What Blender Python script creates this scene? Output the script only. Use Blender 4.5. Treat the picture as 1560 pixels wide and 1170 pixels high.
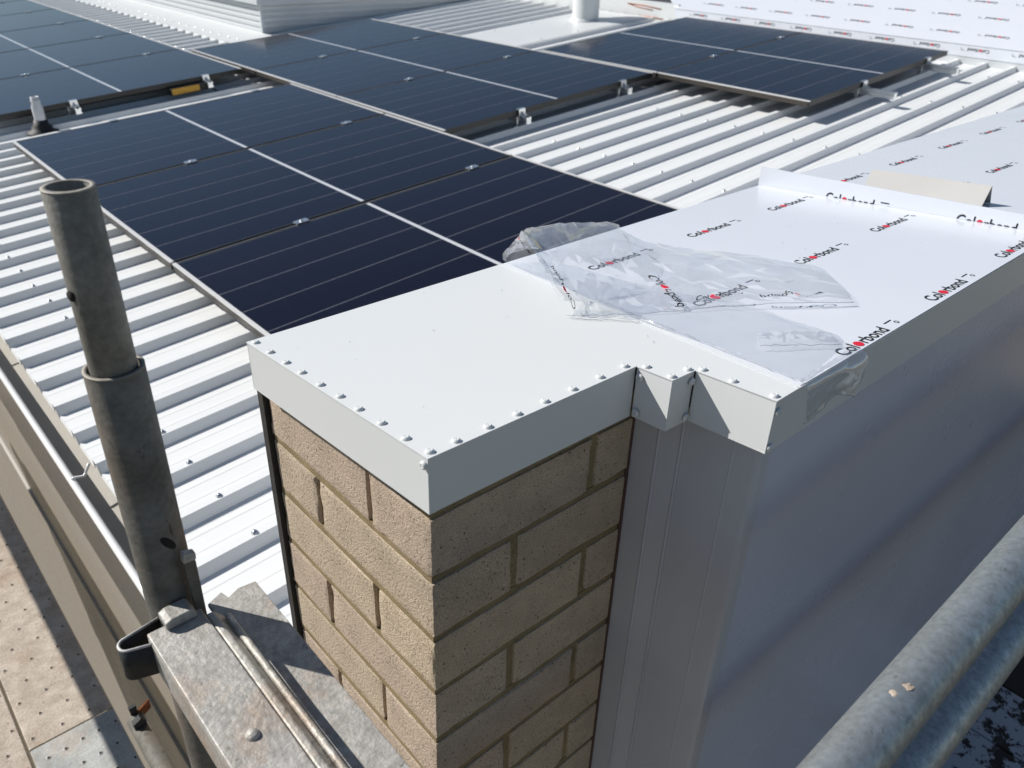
import bpy, bmesh, math, random
from mathutils import Vector, Matrix, noise
R = math.radians
random.seed(7)
for o in list(bpy.data.objects): bpy.data.objects.remove(o)
scn = bpy.context.scene
COL = scn.collection

# ------------------------------------------------------------------ camera, sky, sun, exposure
cam_d = bpy.data.cameras.new('camera'); cam = bpy.data.objects.new('camera', cam_d); COL.objects.link(cam)
right = Vector((0.748853, -0.662087, 0.029326)); down = Vector((-0.315902, -0.395501, -0.862429)); fwd = Vector((0.582602, 0.636569, -0.505327))
m = Matrix((right, -down, -fwd)).transposed().to_4x4(); m.translation = Vector((-0.353691, -0.497442, 0.594690))
cam.matrix_world = m
cam_d.sensor_width = 36; cam_d.lens = 36 * 1221.72 / 1560; cam_d.clip_start = 0.02; cam_d.clip_end = 2000
cam_d.dof.use_dof = True; cam_d.dof.focus_distance = 1.05; cam_d.dof.aperture_fstop = 9.0
scn.camera = cam

SUN = Vector((-0.72, 1.10, 1.0)).normalized()          # towards the sun
world = bpy.data.worlds.new('World'); scn.world = world; world.use_nodes = True
wn = world.node_tree.nodes; wl = world.node_tree.links; wn.clear()
sky = wn.new('ShaderNodeTexSky'); sky.sky_type = 'NISHITA'; sky.sun_disc = False
sky.sun_elevation = math.asin(SUN.z); sky.sun_rotation = math.atan2(SUN.x, SUN.y)
sky.air_density = 1.0; sky.dust_density = 0.15; sky.ozone_density = 1.4; sky.altitude = 50
bg = wn.new('ShaderNodeBackground'); bg.inputs[1].default_value = 0.064
wo = wn.new('ShaderNodeOutputWorld'); wl.new(sky.outputs[0], bg.inputs[0]); wl.new(bg.outputs[0], wo.inputs[0])
sd = bpy.data.lights.new('sun', 'SUN'); sd.energy = 5.0; sd.angle = R(0.53); sd.color = (1.0, 0.965, 0.915)
so = bpy.data.objects.new('sun', sd); COL.objects.link(so); so.rotation_euler = (-SUN).to_track_quat('-Z', 'Y').to_euler(); so.location = (-3, 6, 8)
vs = scn.view_settings; vs.view_transform = 'Standard'; vs.look = 'None'; vs.gamma = 1.0; vs.exposure = 0.18; vs.use_curve_mapping = False

# ------------------------------------------------------------------ helpers
def tag(o, label=None, cat=None, group=None, kind=None):
    if label: o['label'] = label
    if cat: o['category'] = cat
    if group: o['group'] = group
    if kind: o['kind'] = kind
    return o
def empty(name, label, cat, group=None, loc=(0, 0, 0), mat=None):
    o = bpy.data.objects.new(name, None); COL.objects.link(o); o.empty_display_size = 0.05
    if mat is not None: o.matrix_world = mat
    else: o.location = loc
    return tag(o, label, cat, group)
def link(name, me, mats, parent=None, mat=None):
    o = bpy.data.objects.new(name, me); COL.objects.link(o)
    if mats is not None:
        for x in (mats if isinstance(mats, (list, tuple)) else [mats]): me.materials.append(x)
    if parent is not None: o.parent = parent
    if mat is not None: o.matrix_local = mat
    return o
class MB:
    def __init__(s): s.v = []; s.f = []; s.mi = []; s.sm = []
    def add(s, v, f, mi=0, smooth=False):
        n = len(s.v); s.v += [tuple(p) for p in v]
        for q in f: s.f.append([n + i for i in q]); s.mi.append(mi); s.sm.append(smooth)
        return s
    def box(s, a, b, mi=0):
        x0, y0, z0 = a; x1, y1, z1 = b
        v = [(x0,y0,z0),(x1,y0,z0),(x1,y1,z0),(x0,y1,z0),(x0,y0,z1),(x1,y0,z1),(x1,y1,z1),(x0,y1,z1)]
        return s.add(v, [(0,3,2,1),(4,5,6,7),(0,1,5,4),(1,2,6,5),(2,3,7,6),(3,0,4,7)], mi)
    def prism(s, poly, axis, a, b, mi=0):
        """closed polygon of 2-D points extruded along an axis"""
        def P(p, t):
            return {'x': (t, p[0], p[1]), 'y': (p[0], t, p[1]), 'z': (p[0], p[1], t)}[axis]
        n = len(poly); v = [P(p, a) for p in poly] + [P(p, b) for p in poly]
        f = [tuple(range(n))[::-1], tuple(range(n, 2*n))] + [(i, (i+1) % n, n+(i+1) % n, n+i) for i in range(n)]
        return s.add(v, f, mi)
    def strip(s, poly, axis, ts, mi=0, smooth=False):
        """open polyline extruded along an axis through the stations ts"""
        def P(p, t):
            return {'x': (t, p[0], p[1]), 'y': (p[0], t, p[1]), 'z': (p[0], p[1], t)}[axis]
        n = len(poly); v = [P(p, t) for t in ts for p in poly]
        f = [(j*n+i, j*n+i+1, (j+1)*n+i+1, (j+1)*n+i) for j in range(len(ts)-1) for i in range(n-1)]
        return s.add(v, f, mi, smooth)
    def tube(s, pts, r, n=12, mi=0, cap=True):
        pts = [Vector(p) for p in pts]; rs = r if isinstance(r, (list, tuple)) else [r]*len(pts)
        v = []; f = []; up = None
        for i, p in enumerate(pts):
            d = (pts[min(i+1, len(pts)-1)] - pts[max(i-1, 0)]).normalized()
            if up is None: up = Vector((0, 0, 1)) if abs(d.z) < 0.9 else Vector((1, 0, 0))
            a = d.cross(up).normalized(); b = a.cross(d).normalized(); up = b
            for k in range(n):
                t = 2*math.pi*k/n; v.append(p + (a*math.cos(t) + b*math.sin(t))*rs[i])
        for i in range(len(pts)-1):
            for k in range(n): f.append((i*n+k, i*n+(k+1) % n, (i+1)*n+(k+1) % n, (i+1)*n+k))
        s.add(v, f, mi, True)
        if cap:
            base = len(s.v) - len(v)
            s.f.append([base+k for k in range(n)]); s.mi.append(mi); s.sm.append(False)
            s.f.append([base+(len(pts)-1)*n+k for k in range(n)][::-1]); s.mi.append(mi); s.sm.append(False)
        return s
    def lathe(s, prof, n=32, mi=0, c=(0, 0), closed=False):
        v = [(c[0]+r*math.cos(2*math.pi*k/n), c[1]+r*math.sin(2*math.pi*k/n), z) for r, z in prof for k in range(n)]
        m_ = len(prof); f = [(i*n+k, i*n+(k+1) % n, (i+1)*n+(k+1) % n, (i+1)*n+k) for i in range(m_-1) for k in range(n)]
        if closed: f += [((m_-1)*n+k, (m_-1)*n+(k+1) % n, (k+1) % n, k) for k in range(n)]
        return s.add(v, f, mi, True)
    def mesh(s, name='mesh', recalc=True):
        me = bpy.data.meshes.new(name); me.from_pydata(s.v, [], s.f)
        for p, mi, sm in zip(me.polygons, s.mi, s.sm): p.material_index = mi; p.use_smooth = sm
        if recalc:
            bm = bmesh.new(); bm.from_mesh(me); bmesh.ops.recalc_face_normals(bm, faces=bm.faces); bm.to_mesh(me); bm.free()
        me.update(); return me
    def obj(s, name, mats, parent=None, mat=None, recalc=True, bevel=0, solid=0, autosmooth=False):
        o = link(name, s.mesh(name, recalc), mats, parent, mat)
        if solid:
            md = o.modifiers.new('solid', 'SOLIDIFY'); md.thickness = solid; md.offset = 0
        if bevel:
            md = o.modifiers.new('bevel', 'BEVEL'); md.width = bevel; md.segments = 2; md.limit_method = 'ANGLE'
        return o

# ------------------------------------------------------------------ materials
def nodes(name):
    m_ = bpy.data.materials.new(name); m_.use_nodes = True
    nt = m_.node_tree; return m_, nt, nt.nodes['Principled BSDF'], nt.nodes['Material Output']
def N(nt, t, **k):
    n = nt.nodes.new(t)
    for a, b in k.items():
        if a.startswith('i_'):
            key = a[2:]; key = int(key) if key.isdigit() else key.replace('_', ' ')
            n.inputs[key].default_value = b
        else: setattr(n, a, b)
    return n
def noise_n(nt, scale, detail=4, rough=0.55, coord='Object', stretch=None):
    tc = N(nt, 'ShaderNodeTexCoord'); n = N(nt, 'ShaderNodeTexNoise', i_Scale=scale, i_Detail=detail, i_Roughness=rough)
    src = tc.outputs[coord]
    if stretch:
        mp = N(nt, 'ShaderNodeMapping'); mp.inputs['Scale'].default_value = stretch; nt.links.new(src, mp.inputs[0]); src = mp.outputs[0]
    nt.links.new(src, n.inputs['Vector']); return n
def ramp(nt, src, stops):
    r = N(nt, 'ShaderNodeValToRGB'); e = r.color_ramp.elements
    while len(e) < len(stops): e.new(0.5)
    for x, (p, c) in zip(e, stops):
        x.position = p; x.color = (c, c, c, 1) if not isinstance(c, tuple) else (*c, 1)
    nt.links.new(src, r.inputs[0]); return r
def mixc(nt, fac, a, b, blend='MIX'):
    mx = N(nt, 'ShaderNodeMix', data_type='RGBA', blend_type=blend)
    for sock, val in ((mx.inputs[0], fac), (mx.inputs[6], a), (mx.inputs[7], b)):
        if hasattr(val, 'is_output') or hasattr(val, 'links'): nt.links.new(val, sock)
        elif isinstance(val, tuple): sock.default_value = (*val, 1)
        else: sock.default_value = val
    return mx.outputs[2]
def bump(nt, p, h, strength=0.3, dist=0.002):
    b = N(nt, 'ShaderNodeBump', i_Strength=strength, i_Distance=dist); nt.links.new(h, b.inputs['Height']); nt.links.new(b.outputs[0], p.inputs['Normal'])
def simple(name, col, rough=0.5, metal=0.0, spec=0.5, var=0.0, vs_=8.0, bmp=0.0, bs=60.0, coat=0.0):
    m_, nt, p, out = nodes(name)
    p.inputs['Roughness'].default_value = rough; p.inputs['Metallic'].default_value = metal; p.inputs['Specular IOR Level'].default_value = spec
    p.inputs['Coat Weight'].default_value = coat
    if var:
        n = noise_n(nt, vs_, 6); r = ramp(nt, n.outputs[0], [(0.3, 1-var), (0.7, 1.0)])
        nt.links.new(mixc(nt, 1.0, col, r.outputs[0], 'MULTIPLY'), p.inputs['Base Color'])
        r2 = ramp(nt, n.outputs[0], [(0.3, min(1, rough+0.12)), (0.7, rough)]); nt.links.new(r2.outputs[0], p.inputs['Roughness'])
    else: p.inputs['Base Color'].default_value = (*col, 1)
    if bmp: bump(nt, p, noise_n(nt, bs, 5).outputs[0], bmp)
    return m_
M = {}
def build_materials():
    # painted sheet metal with faint dust and waviness
    def painted(name, col, rough=0.32, dust=0.06, wave=0.02, stains=True):
        m_, nt, p, out = nodes(name)
        n1 = noise_n(nt, 3.0, 7, 0.6); n2 = noise_n(nt, 140.0, 3, 0.6)
        r1 = ramp(nt, n1.outputs[0], [(0.3, 1-dust), (0.65, 1.0)])
        c = mixc(nt, 1.0, col, r1.outputs[0], 'MULTIPLY')
        if stains:
            r3 = ramp(nt, n2.outputs[0], [(0.70, 0.0), (0.80, 0.35)])
            c = mixc(nt, r3.outputs[0], c, (0.38, 0.34, 0.28))
        nt.links.new(c, p.inputs['Base Color'])
        rr = ramp(nt, n1.outputs[0], [(0.3, rough+0.15), (0.7, rough)]); nt.links.new(rr.outputs[0], p.inputs['Roughness'])
        bump(nt, p, noise_n(nt, 5.0, 2).outputs[0], wave, 0.02)
        return m_
    M['roof'] = painted('roof_paint', (0.765, 0.775, 0.765), 0.36, 0.07, 0.03)
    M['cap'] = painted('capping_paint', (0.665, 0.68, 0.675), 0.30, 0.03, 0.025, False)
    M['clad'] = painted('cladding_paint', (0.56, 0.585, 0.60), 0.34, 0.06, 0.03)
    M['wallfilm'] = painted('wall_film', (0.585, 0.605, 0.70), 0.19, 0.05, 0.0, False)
    M['flash'] = painted('flashing_paint', (0.53, 0.535, 0.565), 0.42, 0.14, 0.03)
    M['offcut'] = painted('offcut_paint', (0.43, 0.42, 0.40), 0.5, 0.1, 0.03)
    M['film'] = painted('adhered_film', (0.66, 0.685, 0.735), 0.17, 0.03, 0.06, False)
    M['beige'] = painted('beige_wall_paint', (0.43, 0.385, 0.33), 0.20, 0.15, 0.12)
    M['gutter'] = painted('gutter_paint', (0.56, 0.53, 0.48), 0.28, 0.2, 0.05)
    M['bead'] = simple('gutter_bead_paint', (0.78, 0.78, 0.77), 0.25, 0.1)
    M['filmedge'] = simple('film_cut_edge', (0.30, 0.31, 0.33), 0.3)
    M['black'] = simple('print_black', (0.012, 0.012, 0.014), 0.5)
    M['red'] = simple('print_red', (0.62, 0.012, 0.035), 0.5)
    M['rubber'] = simple('black_rubber', (0.012, 0.012, 0.012), 0.6)
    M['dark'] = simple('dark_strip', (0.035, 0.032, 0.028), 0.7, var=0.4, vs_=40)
    M['backsheet'] = simple('panel_backsheet', (0.60, 0.61, 0.63), 0.25, coat=0.4)
    M['gapline'] = simple('cell_gap_sheet', (0.15, 0.15, 0.17), 0.35)
    M['frame'] = simple('panel_frame_black', (0.022, 0.022, 0.022), 0.35, 0.4)
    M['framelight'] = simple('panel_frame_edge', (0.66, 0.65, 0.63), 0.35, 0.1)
    M['framesunlit'] = simple('panel_frame_sunlit_edge', (0.22, 0.215, 0.205), 0.4, 0.3)  # lighter grey standing in for sun on the black frame's far edge
    M['frameside'] = simple('panel_frame_side', (0.060, 0.052, 0.045), 0.45, 0.3)
    M['alu'] = simple('rail_aluminium', (0.68, 0.70, 0.71), 0.28, 0.9)
    M['yellow'] = simple('warning_label', (0.62, 0.33, 0.03), 0.5, var=0.2, vs_=60)
    M['conduit'] = simple('grey_conduit', (0.52, 0.53, 0.54), 0.4)
    M['rust'] = simple('rusty_steel', (0.24, 0.075, 0.018), 0.75, 0.2, var=0.5, vs_=90)
    M['ground'] = simple('dry_ground', (0.16, 0.13, 0.085), 0.9, var=0.4, vs_=0.3)
    M['tile'] = simple('neighbour_tiles', (0.15, 0.085, 0.06), 0.8, var=0.4, vs_=6)
    M['darkroof'] = simple('neighbour_steel', (0.06, 0.062, 0.065), 0.6, var=0.3, vs_=4)
    M['marker'] = simple('orange_marker', (0.55, 0.18, 0.08), 0.6)
    M['wood'] = simple('raw_timber', (0.30, 0.20, 0.12), 0.8, var=0.4, vs_=20)
    # solar cells: near-black blue silicon under glass
    m_, nt, p, out = nodes('silicon_cells')
    n = noise_n(nt, 1.0, 2, 0.5, stretch=(260.0, 3.0, 1.0)); n2 = noise_n(nt, 2.5, 4)
    r = ramp(nt, n.outputs[0], [(0.4, (0.0028, 0.0022, 0.0055)), (0.6, (0.0055, 0.0045, 0.0100))])
    nt.links.new(r.outputs[0], p.inputs['Base Color'])
    rr = ramp(nt, n2.outputs[0], [(0.3, 0.09), (0.7, 0.15)]); nt.links.new(rr.outputs[0], p.inputs['Roughness'])
    p.inputs['Specular IOR Level'].default_value = 0.38; p.inputs['Specular Tint'].default_value = (0.84, 0.76, 1.0, 1)
    bump(nt, p, n2.outputs[0], 0.02, 0.01); M['cell'] = m_
    # sandy brick
    m_, nt, p, out = nodes('sand_brick')
    oi = N(nt, 'ShaderNodeObjectInfo')
    tint = ramp(nt, oi.outputs['Random'], [(0.0, (0.60, 0.485, 0.355)), (0.35, (0.56, 0.455, 0.335)), (0.7, (0.57, 0.455, 0.350)), (1.0, (0.54, 0.425, 0.325))])
    g1 = noise_n(nt, 620, 3, 0.7); g2 = noise_n(nt, 240, 2, 0.5); g3 = noise_n(nt, 25, 5)
    rA = ramp(nt, g1.outputs[0], [(0.32, 0.58), (0.68, 1.25)]); c = mixc(nt, 1.0, tint.outputs[0], rA.outputs[0], 'MULTIPLY')
    rB = ramp(nt, g2.outputs[0], [(0.30, 0.8), (0.36, 0.0)]); c = mixc(nt, rB.outputs[0], c, (0.10, 0.075, 0.055))
    rC = ramp(nt, g3.outputs[0], [(0.35, 0.88), (0.65, 1.05)]); c = mixc(nt, 1.0, c, rC.outputs[0], 'MULTIPLY')
    nt.links.new(c, p.inputs['Base Color']); p.inputs['Roughness'].default_value = 0.92; p.inputs['Specular IOR Level'].default_value = 0.2
    ad = N(nt, 'ShaderNodeMath', operation='ADD'); nt.links.new(g1.outputs[0], ad.inputs[0]); nt.links.new(g2.outputs[0], ad.inputs[1])
    bump(nt, p, ad.outputs[0], 0.75, 0.0022); M['brick'] = m_
    m_, nt, p, out = nodes('lime_mortar')
    g1 = noise_n(nt, 700, 3, 0.7); g3 = noise_n(nt, 18, 5)
    c = mixc(nt, 1.0, (0.37, 0.285, 0.16), ramp(nt, g1.outputs[0], [(0.35, 0.6), (0.7, 1.3)]).outputs[0], 'MULTIPLY')
    c = mixc(nt, 1.0, c, ramp(nt, g3.outputs[0], [(0.35, 0.72), (0.65, 1.05)]).outputs[0], 'MULTIPLY')
    nt.links.new(c, p.inputs['Base Color']); p.inputs['Roughness'].default_value = 0.95; p.inputs['Specular IOR Level'].default_value = 0.15
    bump(nt, p, g1.outputs[0], 0.7, 0.0025); M['mortar'] = m_
    # galvanised scaffold steels
    def galv(name, a, b, rough=0.45, metal=0.7, rust=0.0, scratch=0.5, sc=14, bs=0.25):
        m_, nt, p, out = nodes(name)
        n1 = noise_n(nt, sc, 8, 0.68); n2 = noise_n(nt, 160, 4, 0.6); n3 = noise_n(nt, 9, 6, 0.7, stretch=(1, 1, 1))
        c = mixc(nt, ramp(nt, n1.outputs[0], [(0.33, 0.0), (0.67, 1.0)]).outputs[0], a, b)
        c = mixc(nt, 1.0, c, ramp(nt, n2.outputs[0], [(0.3, 0.78), (0.7, 1.12)]).outputs[0], 'MULTIPLY')
        # dark drips and scratches
        n4 = noise_n(nt, 34, 5, 0.7, stretch=(1.6, 1.6, 0.45))
        c = mixc(nt, ramp(nt, n4.outputs[0], [(0.63, 0.0), (0.68, scratch)]).outputs[0], c, (0.02, 0.018, 0.015))
        if rust:
            c = mixc(nt, ramp(nt, n3.outputs[0], [(0.49, 0.0), (0.64, rust)]).outputs[0], c, (0.30, 0.165, 0.075))
        nt.links.new(c, p.inputs['Base Color']); p.inputs['Metallic'].default_value = metal
        nt.links.new(ramp(nt, n1.outputs[0], [(0.3, rough+0.2), (0.7, rough)]).outputs[0], p.inputs['Roughness'])
        ad = N(nt, 'ShaderNodeMath', operation='ADD'); nt.links.new(n1.outputs[0], ad.inputs[0]); nt.links.new(n2.outputs[0], ad.inputs[1])
        bump(nt, p, ad.outputs[0], bs, 0.002); return m_
    M['pole'] = galv('weathered_pole', (0.10, 0.094, 0.080), (0.19, 0.182, 0.160), 0.5, 0.35, 0.12, 0.85, 16, 0.25)
    M['spigot'] = galv('weathered_spigot', (0.16, 0.152, 0.130), (0.26, 0.25, 0.222), 0.5, 0.35, 0.0, 0.9, 22, 0.25)
    M['polecol'] = galv('weathered_pole_rim', (0.27, 0.245, 0.21), (0.34, 0.32, 0.28), 0.6, 0.3, 0.1, 0.3)
    M['galv'] = galv('galvanised_tube', (0.33, 0.365, 0.375), (0.52, 0.56, 0.565), 0.38, 0.75, 0.10, 0.4, 60, 0.10)
    M['transom'] = galv('dirty_galvanised', (0.30, 0.285, 0.26), (0.50, 0.485, 0.45), 0.5, 0.25, 0.55, 0.6, 38, 0.6)
    M['weld'] = galv('worn_weld', (0.38, 0.355, 0.31), (0.58, 0.555, 0.50), 0.45, 0.35, 0.4, 0.45, 60, 0.7)
    M['strap'] = galv('dark_strap', (0.035, 0.036, 0.036), (0.06, 0.06, 0.06), 0.55, 0.4, 0.0, 0.2)
    M['strapedge'] = galv('strap_edge', (0.45, 0.44, 0.42), (0.55, 0.54, 0.52), 0.5, 0.3, 0.0, 0.1)
    M['plank'] = galv('dusty_plank', (0.40, 0.34, 0.275), (0.60, 0.52, 0.43), 0.8, 0.0, 0.3, 0.6, 24, 0.8)
    M['plankgrey'] = galv('galvanised_plank', (0.34, 0.35, 0.335), (0.47, 0.475, 0.45), 0.6, 0.2, 0.25, 0.2, 16, 0.3)
    M['hole'] = simple('plank_hole', (0.01, 0.009, 0.008), 0.9)
    # flaked paint on dark boards
    m_, nt, p, out = nodes('flaked_board')
    n1 = noise_n(nt, 17, 9, 0.72); n2 = noise_n(nt, 60, 5)
    oi = N(nt, 'ShaderNodeObjectInfo'); ad = N(nt, 'ShaderNodeMath', operation='MULTIPLY_ADD', i_1=0.26, i_2=-0.175)
    nt.links.new(oi.outputs['Random'], ad.inputs[0]); a2 = N(nt, 'ShaderNodeMath', operation='ADD'); nt.links.new(n1.outputs[0], a2.inputs[0]); nt.links.new(ad.outputs[0], a2.inputs[1])
    c = mixc(nt, ramp(nt, a2.outputs[0], [(0.5, 0.0), (0.525, 1.0)]).outputs[0], (0.022, 0.013, 0.009), (0.40, 0.40, 0.42))
    nt.links.new(c, p.inputs['Base Color']); p.inputs['Roughness'].default_value = 0.75; bump(nt, p, n1.outputs[0], 0.5, 0.004); M['board'] = m_
    # clear plastic film: mostly see-through, shiny, faintly milky
    m_, nt, p, out = nodes('clear_film')
    nt.nodes.remove(p)
    tr = N(nt, 'ShaderNodeBsdfTransparent'); tr.inputs[0].default_value = (0.992, 0.994, 0.996, 1)
    gl = N(nt, 'ShaderNodeBsdfGlossy', i_Roughness=0.06); gl.inputs[0].default_value = (0.95, 0.97, 1, 1)
    df = N(nt, 'ShaderNodeBsdfDiffuse'); df.inputs[0].default_value = (0.95, 0.96, 0.98, 1)
    tl = N(nt, 'ShaderNodeBsdfTranslucent'); tl.inputs[0].default_value = (0.95, 0.96, 0.98, 1)
    lw = N(nt, 'ShaderNodeLayerWeight', i_Blend=0.25)
    bn = N(nt, 'ShaderNodeBump', i_Strength=0.16, i_Distance=0.003); nz = noise_n(nt, 40, 2, 0.5); nt.links.new(nz.outputs[0], bn.inputs['Height'])
    for x in (gl, lw): nt.links.new(bn.outputs[0], x.inputs['Normal'])
    m0 = N(nt, 'ShaderNodeMixShader', i_0=0.5); nt.links.new(df.outputs[0], m0.inputs[1]); nt.links.new(tl.outputs[0], m0.inputs[2])
    m1 = N(nt, 'ShaderNodeMixShader', i_0=0.15); mk = noise_n(nt, 14, 3); nt.links.new(ramp(nt, mk.outputs[0], [(0.35, 0.05), (0.70, 0.20)]).outputs[0], m1.inputs[0]); nt.links.new(tr.outputs[0], m1.inputs[1]); nt.links.new(m0.outputs[0], m1.inputs[2])
    fm = N(nt, 'ShaderNodeMath', operation='MULTIPLY', i_1=0.26); nt.links.new(lw.outputs['Fresnel'], fm.inputs[0])
    m2 = N(nt, 'ShaderNodeMixShader'); nt.links.new(fm.outputs[0], m2.inputs[0]); nt.links.new(m1.outputs[0], m2.inputs[1]); nt.links.new(gl.outputs[0], m2.inputs[2])
    nt.links.new(m2.outputs[0], out.inputs[0]); M['clear'] = m_
build_materials()

# ------------------------------------------------------------------ frames of reference
PITCH = R(5.0); H0 = -0.647
ROOF = Matrix.Translation((0, 0, H0)) @ Matrix.Rotation(-PITCH, 4, 'Y')       # u up the slope, y along the gutter, w = 0 at the panel glass
PAN = -0.130; RIB = 0.029
CS = 0.0898                                                                   # fall of the capping towards the roof
def capz(y): return 0.1801 - CS * (y + 0.026)

# ------------------------------------------------------------------ ground and neighbours (far below and behind)
g = MB().add([(-400,-400,-4.2),(400,-400,-4.2),(400,400,-4.2),(-400,400,-4.2)], [(0,1,2,3)]).obj('ground', M['ground']); tag(g, kind='structure')
def neighbour(name, label, x0, x1, y0, y1, z0, z1, zr, mt):
    e = empty(name, label, 'house', loc=((x0+x1)/2, (y0+y1)/2, z0)); cx, cy = (x0+x1)/2, (y0+y1)/2
    MB().box((x0-cx, y0-cy, 0), (x1-cx, y1-cy, z1-z0)).obj('wall', M['beige'], e)
    o_ = 0.5; a, b, c, d = x0-cx-o_, x1-cx+o_, y0-cy-o_, y1-cy+o_; h, r = z1-z0, zr-z0
    MB().add([(a,c,h),(b,c,h),(b,d,h),(a,d,h),(0,c+3,r),(0,d-3,r),(a,c,h-.15),(b,c,h-.15),(b,d,h-.15),(a,d,h-.15)],
             [(0,1,4),(1,2,5,4),(2,3,5),(3,0,4,5),(0,6,7,1),(1,7,8,2),(2,8,9,3),(3,9,6,0),(6,9,8,7)]).obj('roof', mt, e)
neighbour('neighbour_house', 'house with a brown hipped roof beyond the film covered metal sheet', 14, 24, -6, 6, -4.2, -1.5, 0.3, M['tile'])
neighbour('neighbour_house', 'house with a dark grey hipped roof beyond the vent pipe', 13, 24, 9, 22, -4.2, -1.6, 0.1, M['darkroof'])

# ------------------------------------------------------------------ metal roof
roof = empty('metal_roof', 'white ribbed metal roof carrying the solar panels', 'roof', mat=ROOF)
RY0 = 1.979; RP = 0.1905; K0 = -8; LEN = 6.19
prof = []
for k in range(4):
    yc = k * RP
    prof += [(yc-.0275, 0), (yc-.0135, RIB), (yc+.0135, RIB), (yc+.0275, 0), (yc+.060, 0), (yc+.063, .0009), (yc+.070, .0009), (yc+.073, 0),
             (yc+.117, 0), (yc+.120, .0009), (yc+.127, .0009), (yc+.130, 0)]
prof = [(-.045, 0)] + prof + [(3*RP + RP - .0445, 0)]
mb = MB()
us = [-0.004, 0.0, 0.02, LEN]
for j, u in enumerate(us):
    for (y, w) in prof: mb.v.append((u, y, w - (0.010 if j == 0 and w < .01 else 0)))
n_ = len(prof)
for j in range(len(us)-1):
    for i in range(n_-1): mb.f.append([j*n_+i, (j+1)*n_+i, (j+1)*n_+i+1, j*n_+i+1]); mb.mi.append(0); mb.sm.append(False)
sheet_me = mb.mesh('roof_sheet', False)
NS = 17
for j in range(NS):
    y = RY0 + (K0 + 4*j) * RP
    o = link('roof_sheet', sheet_me, None if j else M['roof'], roof, Matrix.Translation((0, y, PAN + (0.0006 if j % 2 else 0))))
    md = o.modifiers.new('solid', 'SOLIDIFY'); md.thickness = 0.0012; md.offset = -1
screw = MB(); screw.lathe([(0.0, .0065), (.0048, .0065), (.0052, .002), (.0085, .0018), (.0085, 0)], 8)
screw_me = screw.mesh('roof_screw'); first = True
def screws(u, ylo, yhi, every=1):
    global first
    k0 = math.ceil((ylo - RY0)/RP); k1 = math.floor((yhi - RY0)/RP)
    for k in range(k0, k1+1, every):
        o = link('roof_screw', screw_me, M['alu'] if first else None, roof, Matrix.Translation((u + random.uniform(-.006, .006), RY0 + k*RP, PAN + RIB + .0008)) @ Matrix.Rotation(random.uniform(-.1, .1), 4, 'X')); first = False
screws(0.195, 0.5, 4.6); screws(2.875, 1.4, 2.8); screws(3.75, 1.4, 2.8); screws(4.95, 0.6, 1.95); screws(5.75, 0.5, 1.9); screws(2.55, 7.0, 10)

# ------------------------------------------------------------------ solar panels
PL, PW = 1.750, 1.124
strip_me = None; cache = {}
def shared(key, build, mats):
    if key not in cache:
        me = build().mesh(key); 
        for x in mats: me.materials.append(x)
        cache[key] = me
    return cache[key]
def solar_panel(u0, y0, label, group):
    """panel with its low end at u0 and its near edge at y0"""
    e = empty('solar_panel', label, 'solar panel', group, mat=ROOF @ Matrix.Translation((u0, y0, 0)))
    fw = 0.011
    link('backsheet', shared('backsheet', lambda: MB().box((fw-.001, fw-.001, -.006), (PL-fw+.001, PW-fw+.001, -.0015)), [M['gapline']]), None, e)
    # frame: the two long bars dark, the two end bars with a bright top
    long_ = shared('long_bar', lambda: MB().box((0, 0, -.032), (PL, fw-.002, -.0002)), [M['frame']])
    longf = shared('long_bar_far', lambda: MB().box((0, 0, -.032), (PL, fw-.002, -.0008)).box((.0005, .0005, -.0008), (PL-.0005, .0050, .0004), 1), [M['frame'], M['framesunlit']])  # sunlit upper edge painted as a lighter strip on the far bar
    link('frame_bar', long_, None, e); link('frame_bar', longf, None, e, Matrix.Translation((PL, PW, 0)) @ Matrix.Rotation(math.pi, 4, 'Z'))
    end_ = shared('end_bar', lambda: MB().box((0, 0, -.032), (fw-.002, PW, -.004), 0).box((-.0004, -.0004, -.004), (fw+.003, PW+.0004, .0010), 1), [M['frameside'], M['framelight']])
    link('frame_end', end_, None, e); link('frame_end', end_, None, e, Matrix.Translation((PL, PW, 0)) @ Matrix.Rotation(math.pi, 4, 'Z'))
    link('centre_strip', shared('centre_strip', lambda: MB().box((PL/2-.0085, fw, -.0014), (PL/2+.0085, PW-fw, -.0009)), [M['backsheet']]), None, e)
    n = 6; a0 = fw + .002; span = (PW - 2*fw - .004 - 5*.0045) / n; hl = PL/2 - .0085 - fw - .004
    sm = shared('cell_strip', lambda: MB().box((0, 0, -.0030), (hl, span, -.0012)), [M['cell']])
    for h in range(2):
        for i in range(n):
            link('cell_strip', sm, None, e, Matrix.Translation((fw + .0035 if h == 0 else PL/2 + .0088, a0 + i*(span + .0045), 0)))
    return e
L0, M0, T0, RR0 = 0.605, 2.377, 0.588, 4.150
PYS = 1.142
names = ['nearest the brick pillar, partly behind the crumpled film', 'in the middle of the row of three beside the gutter', 'next to the grey cable post, at the row end']
for i in range(3): solar_panel(L0, 1.366 + i*PYS, 'black solar panel ' + names[i], 'solar panels in the row along the gutter')
names = ['at the row end above the open ribs, beside two end clamps', 'in the middle of the central row of three', 'in front of the white clad roof box, mirroring it']
for i in range(3): solar_panel(M0, 3.100 + i*1.134, 'black solar panel ' + names[i], 'solar panels in the central row')
names = ['at the row end with the yellow warning label at its edge', 'second from the yellow warning label', 'third from the yellow warning label', 'fourth from the yellow warning label', 'fifth from the yellow warning label', 'sixth from the yellow warning label']
for i in range(6): solar_panel(T0, 5.50 + i*1.136, 'dark blue solar panel ' + names[i], 'solar panels in the long far row')
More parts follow.
